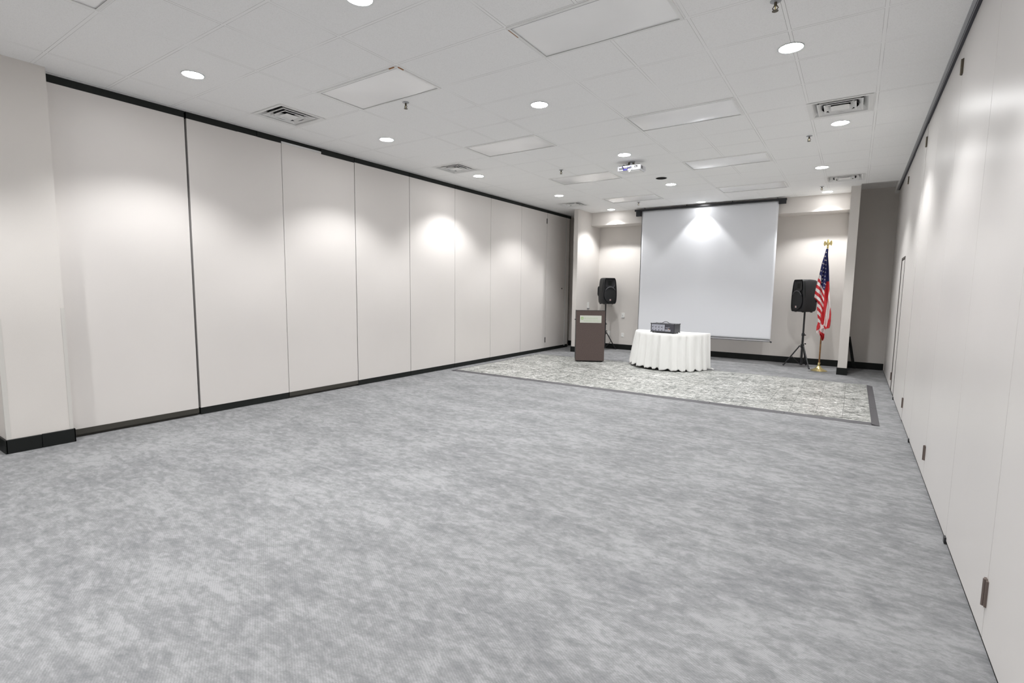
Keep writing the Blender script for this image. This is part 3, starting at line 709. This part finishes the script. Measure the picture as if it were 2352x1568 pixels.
def stand(label, loc, top, hub, R, angs):
    t = thing('speaker_stand', label, 'tripod stand', loc)
    MB().tube([(0, 0, hub+.22), (0, 0, top)], .0175, 14).build('upper_pole', M['blackmetal'], t)
    MB().tube([(0, 0, .045), (0, 0, hub+.25)], .022, 14).build('lower_tube', M['blackmetal'], t)
    MB().lathe([(.028, hub+.215), (.030, hub+.225), (.030, hub+.265), (.024, hub+.275)], 16).build('collar', M['blackmetal'], t)
    MB().tube([(.025, -.01, hub+.235), (.052, -.02, hub+.235)], [.006, .013], 10).build('knob', M['black'], t)
    MB().lathe([(.030, hub-.04), (.036, hub-.03), (.036, hub+.02), (.03, hub+.04)], 16).build('hub', M['blackmetal'], t)
    MB().tube([(.03, -.015, hub+.05), (.062, -.03, hub+.05)], [.006, .016], 10).build('knob', M['black'], t)
    MB().lathe([(.026, .05), (.03, .055), (.03, .085), (.026, .09)], 16).build('lower_collar', M['blackmetal'], t)
    for a in angs:
        a = math.radians(a); c, s = math.cos(a), math.sin(a)
        lg_ = MB().tube([(.045*c, .045*s, hub+.005), (R*c, R*s, .018)], .013, 10).build('leg', M['blackmetal'], t)
        MB().tube([((R-.012)*c, (R-.012)*s, .036), ((R+.010)*c, (R+.010)*s, .014)], .0155, 10).build('rubber_foot', M['black'], lg_)
        m_ = .52; MB().tube([(.03*c, .03*s, .07), ((.045+(R-.045)*m_)*c, (.045+(R-.045)*m_)*s, hub*(1-m_)+.01)], .006, 8).build('brace', M['blackmetal'], t)
    return t
RS = (-.862, 12.44); LS = (-5.49, 12.62)
stand('black tripod speaker stand beside the flag', (*RS, 0), 1.19, .455, .335, (188, 300, 78))
speaker('black loudspeaker on the tripod beside the flag, turned left', (*RS, 1.186), math.radians(-54))
stand('black tripod speaker stand mostly hidden behind the lectern', (*LS, 0), 1.235, .46, .335, (52, 172, 290))
speaker('black loudspeaker above the lectern, turned right', (*LS, 1.232), math.radians(57))

# ------------------------------------------------------------------ flag
FX, FY = -.515, 12.06
t = thing('flagpole', 'wooden flagpole with brass base and gold eagle, by the right wing wall', 'flagpole', (FX, FY, 0))
MB().lathe([(.150, .0), (.152, .006), (.135, .016), (.095, .034), (.055, .060), (.036, .085), (.030, .10)], 40).build('base', M['brass'], t)
MB().lathe([(.026, .098), (.026, .16), (.022, .165)], 20).build('collar', M['brass'], t)
MB().tube([(0, 0, .1), (0, 0, 2.45)], .0145, 12).build('pole', M['pole'], t)
MB().lathe([(.018, 2.43), (.02, 2.45), (.012, 2.475), (.018, 2.495), (.022, 2.505), (.012, 2.52)], 16).build('ferrule', M['brass'], t)
eg = MB().lathe([(.006, 2.515), (.022, 2.535), (.030, 2.565), (.026, 2.595), (.016, 2.615), (.019, 2.632), (.014, 2.648), (.004, 2.655)], 14)
eg.tube([(0, -.012, 2.636), (-.006, -.034, 2.628)], [.007, .002], 8)
eg.build('eagle', M['brass'], t)
for sx in (-1, 1):
    pr_ = [(.012, 2.575), (.040, 2.60), (.058, 2.625), (.072, 2.628), (.084, 2.600), (.086, 2.565), (.076, 2.535), (.066, 2.525), (.062, 2.545), (.052, 2.535), (.045, 2.555), (.034, 2.550), (.018, 2.558)]
    MB().prism([(sx*x, z) for x, z in pr_], 'y', -.006, .006).build('wing', M['brass'], t, rot=(0, 0, -.55))
# flag: cloth hanging in folds from the top of the pole
def lerp(tab, v):
    for (a, x0), (b, x1) in zip(tab, tab[1:]):
        if v <= b: return x0+(x1-x0)*(v-a)/(b-a)
    return tab[-1][1]
# half-shape measured in hundredths (u across, v down), unit 8.8 mm
LE = [(573, 1898.5), (590, 1893.5), (605, 1888.5), (622, 1884.5), (632, 1882), (640, 1879.5), (655, 1875.5), (672, 1872.2), (683, 1870.5), (689, 1875), (693, 1877.5), (705, 1877), (720, 1877.5), (735, 1879.5), (742, 1878.5), (750, 1876), (758, 1875.5), (764, 1875.5), (767, 1880), (770, 1884), (776, 1886.5), (781.5, 1889)]
RE = [(573, 1903.2), (590, 1902.8), (605, 1904), (622, 1905), (640, 1905.5), (660, 1906), (690, 1907.5), (705, 1908.6), (720, 1909.6), (735, 1909), (745, 1907.8), (752, 1905.8), (753.5, 1899), (755, 1896.5), (758, 1896), (765, 1894.5), (775, 1893.8), (781.5, 1891)]
def P2(u, v): return (-.5484+(u-1890)*.00747+(v-660)*.00057-.0015, 1.6986+(u-1890)*.00006-(v-660)*.008805)
def depth(s, v):
    q = min(1, (v-573)/60)
    return q*(.035*math.sin(2*PI*2.6*s+.6+.012*(v-640))+.018*math.sin(2*PI*5.3*s+1.1-.02*(v-640)))+.008*math.sin(.11*v+4*s)
def poly_in(p, x, y):
    r = False; n = len(p)
    for i in range(n):
        x0, y0 = p[i]; x1, y1 = p[(i+1) % n]
        if (y0 > y) != (y1 > y) and x < (x1-x0)*(y-y0)/(y1-y0)+x0: r = not r
    return r
def crop(pts): return [(1860+a/6.814, 560+b/6.814) for a, b in pts]
CANT = crop([(250, 60), (300, 60), (315, 585), (265, 592), (247, 700), (235, 724), (222, 722), (180, 638), (186, 560), (184, 500), (150, 478), (185, 330), (215, 200)])
RED1 = crop([(265, 590), (330, 560), (318, 690), (296, 800), (275, 945), (250, 1090), (222, 1245), (195, 1270), (178, 1240), (178, 1100), (197, 1060), (217, 985), (226, 920), (238, 720), (250, 690)])
WHT1 = crop([(310, 720), (345, 700), (345, 950), (322, 1010), (308, 1130), (266, 1287), (214, 1268), (222, 1245), (250, 1090), (275, 945), (296, 800)])
RED2 = crop([(345, 950), (322, 1010), (308, 1130), (266, 1287), (250, 1345), (360, 1345), (360, 940)])
LOW = [(crop([(160, 1250), (215, 1268), (250, 1345), (240, 1400), (190, 1380), (168, 1290)]), 1), (crop([(80, 1380), (150, 1330), (160, 1440), (140, 1450)]), 1), (crop([(140, 1340), (190, 1380), (250, 1420), (240, 1540), (150, 1540), (155, 1430)]), 0), (crop([(80, 1230), (165, 1230), (168, 1290), (150, 1335), (85, 1400)]), 0)]
def flag_col(u, v):
    if poly_in(CANT, u, v): return 2
    if poly_in(RED1, u, v): return 0
    if poly_in(WHT1, u, v): return 1
    if poly_in(RED2, u, v): return 0
    for p, c in LOW:
        if poly_in(p, u, v): return c
    x, y = (u-1860)*6.814, (v-560)*6.814
    f = .72*(x-100) if x < 165 else 47+1.9*(x-165)
    k = max(0, math.floor((y-f-455)/57))
    return 1 if k % 2 == 0 else 0
fl = MB(); nu, nv = 64, 330; V = []; F = []; MI = []
for j in range(nv+1):
    v = 573+(781.5-573)*j/nv; a, b = lerp(LE, v), lerp(RE, v)
    for i in range(nu+1):
        s = i/nu; u = a+(b-a)*s; x, z = P2(u, v); V.append((x, FY-.088+depth(s, v), z))
for j in range(nv):
    v = 573+(781.5-573)*(j+.5)/nv; a, b = lerp(LE, v), lerp(RE, v)
    for i in range(nu):
        k = j*(nu+1)+i; F.append((k, k+1, k+nu+2, k+nu+1)); MI.append(flag_col(a+(b-a)*(i+.5)/nu, v))
fl.v = V; fl.f = F; fl.mi = MI
stars = [(247, 205), (243, 262), (263, 268), (228, 322), (209, 312), (258, 335), (221, 378), (255, 392), (215, 437), (250, 450), (208, 494), (245, 510), (201, 550), (240, 562), (193, 606), (234, 620), (252, 634), (228, 680), (183, 425), (262, 145)]
for a, b in stars:
    u0, v0 = 1860+a/6.814, 560+b/6.814
    L_, R_ = lerp(LE, v0), lerp(RE, v0); sN = (u0-L_)/(R_-L_)
    ps = []
    for k in range(10):
        rr_ = 2.35 if k % 2 == 0 else .95
        q = PI/2+k*PI/5+.15; u = u0+rr_*.86*math.cos(q); v = v0-rr_*math.sin(q); x, z = P2(u, v)
        s_ = min(1, max(0, (u-lerp(LE, v))/max(.5, lerp(RE, v)-lerp(LE, v)))); ps.append((x, FY-.088+depth(s_, v)-.009, z))
    x, z = P2(u0, v0); ps.append((x, FY-.088+depth(sN, v0)-.009, z))
    fl.add(ps, [(k, (k+1) % 10, 10) for k in range(10)], 1)
fo = fl.build('flag', [M['red'], M['fwhite'], M['navy']]); tag(fo, 'stars and stripes flag hanging in folds on the wooden pole', 'flag')

# ------------------------------------------------------------------ strip leaning behind the right wing
t = thing('leaning_strip', 'black strip of base trim leaning behind the right wing wall', 'trim strip', (.085, 12.945, 0))
V = [(-.028, -.012, .0), (.028, -.012, .0), (.028, .004, 0), (-.028, .004, 0), (-.15, .018, .665), (-.102, .018, .672), (-.102, .03, .672), (-.15, .03, .665)]
bd = MB().add(V, [(0, 3, 2, 1), (4, 5, 6, 7), (0, 1, 5, 4), (1, 2, 6, 5), (2, 3, 7, 6), (3, 0, 4, 7)]).build('board', M['base'], t)

# ------------------------------------------------------------------ camera
f_px = 1163.39; yaw, pitch, roll = .5920, .1026, .0125
FWD = Vector((-.55510598, .82544746, -.10243944)); RT = Vector((.82903094, .55906364, .01247201)); UP = Vector((-.06756515, .07800218, .99466105))
cam = bpy.data.cameras.new('camera'); co = bpy.data.objects.new('camera', cam); col.objects.link(co)
mw = Matrix((RT, UP, -FWD)).transposed().to_4x4(); mw.translation = Vector((0, 0, 1.5836)); co.matrix_world = mw
cam.sensor_fit = 'HORIZONTAL'; cam.sensor_width = 36; cam.lens = f_px/2352*36; cam.clip_start = .02
sc.camera = co

# ------------------------------------------------------------------ world, view
wd = bpy.data.worlds.new('world'); sc.world = wd; wd.use_nodes = True; wd.node_tree.nodes['Background'].inputs[0].default_value = (0, 0, 0, 1)
sc.view_settings.view_transform = 'Standard'; sc.view_settings.look = 'None'; sc.view_settings.gamma = 1; sc.view_settings.use_curve_mapping = False
sc.view_settings.exposure = 1.60
sc.cycles.max_bounces = 16; sc.cycles.diffuse_bounces = 10; sc.cycles.use_denoising = True
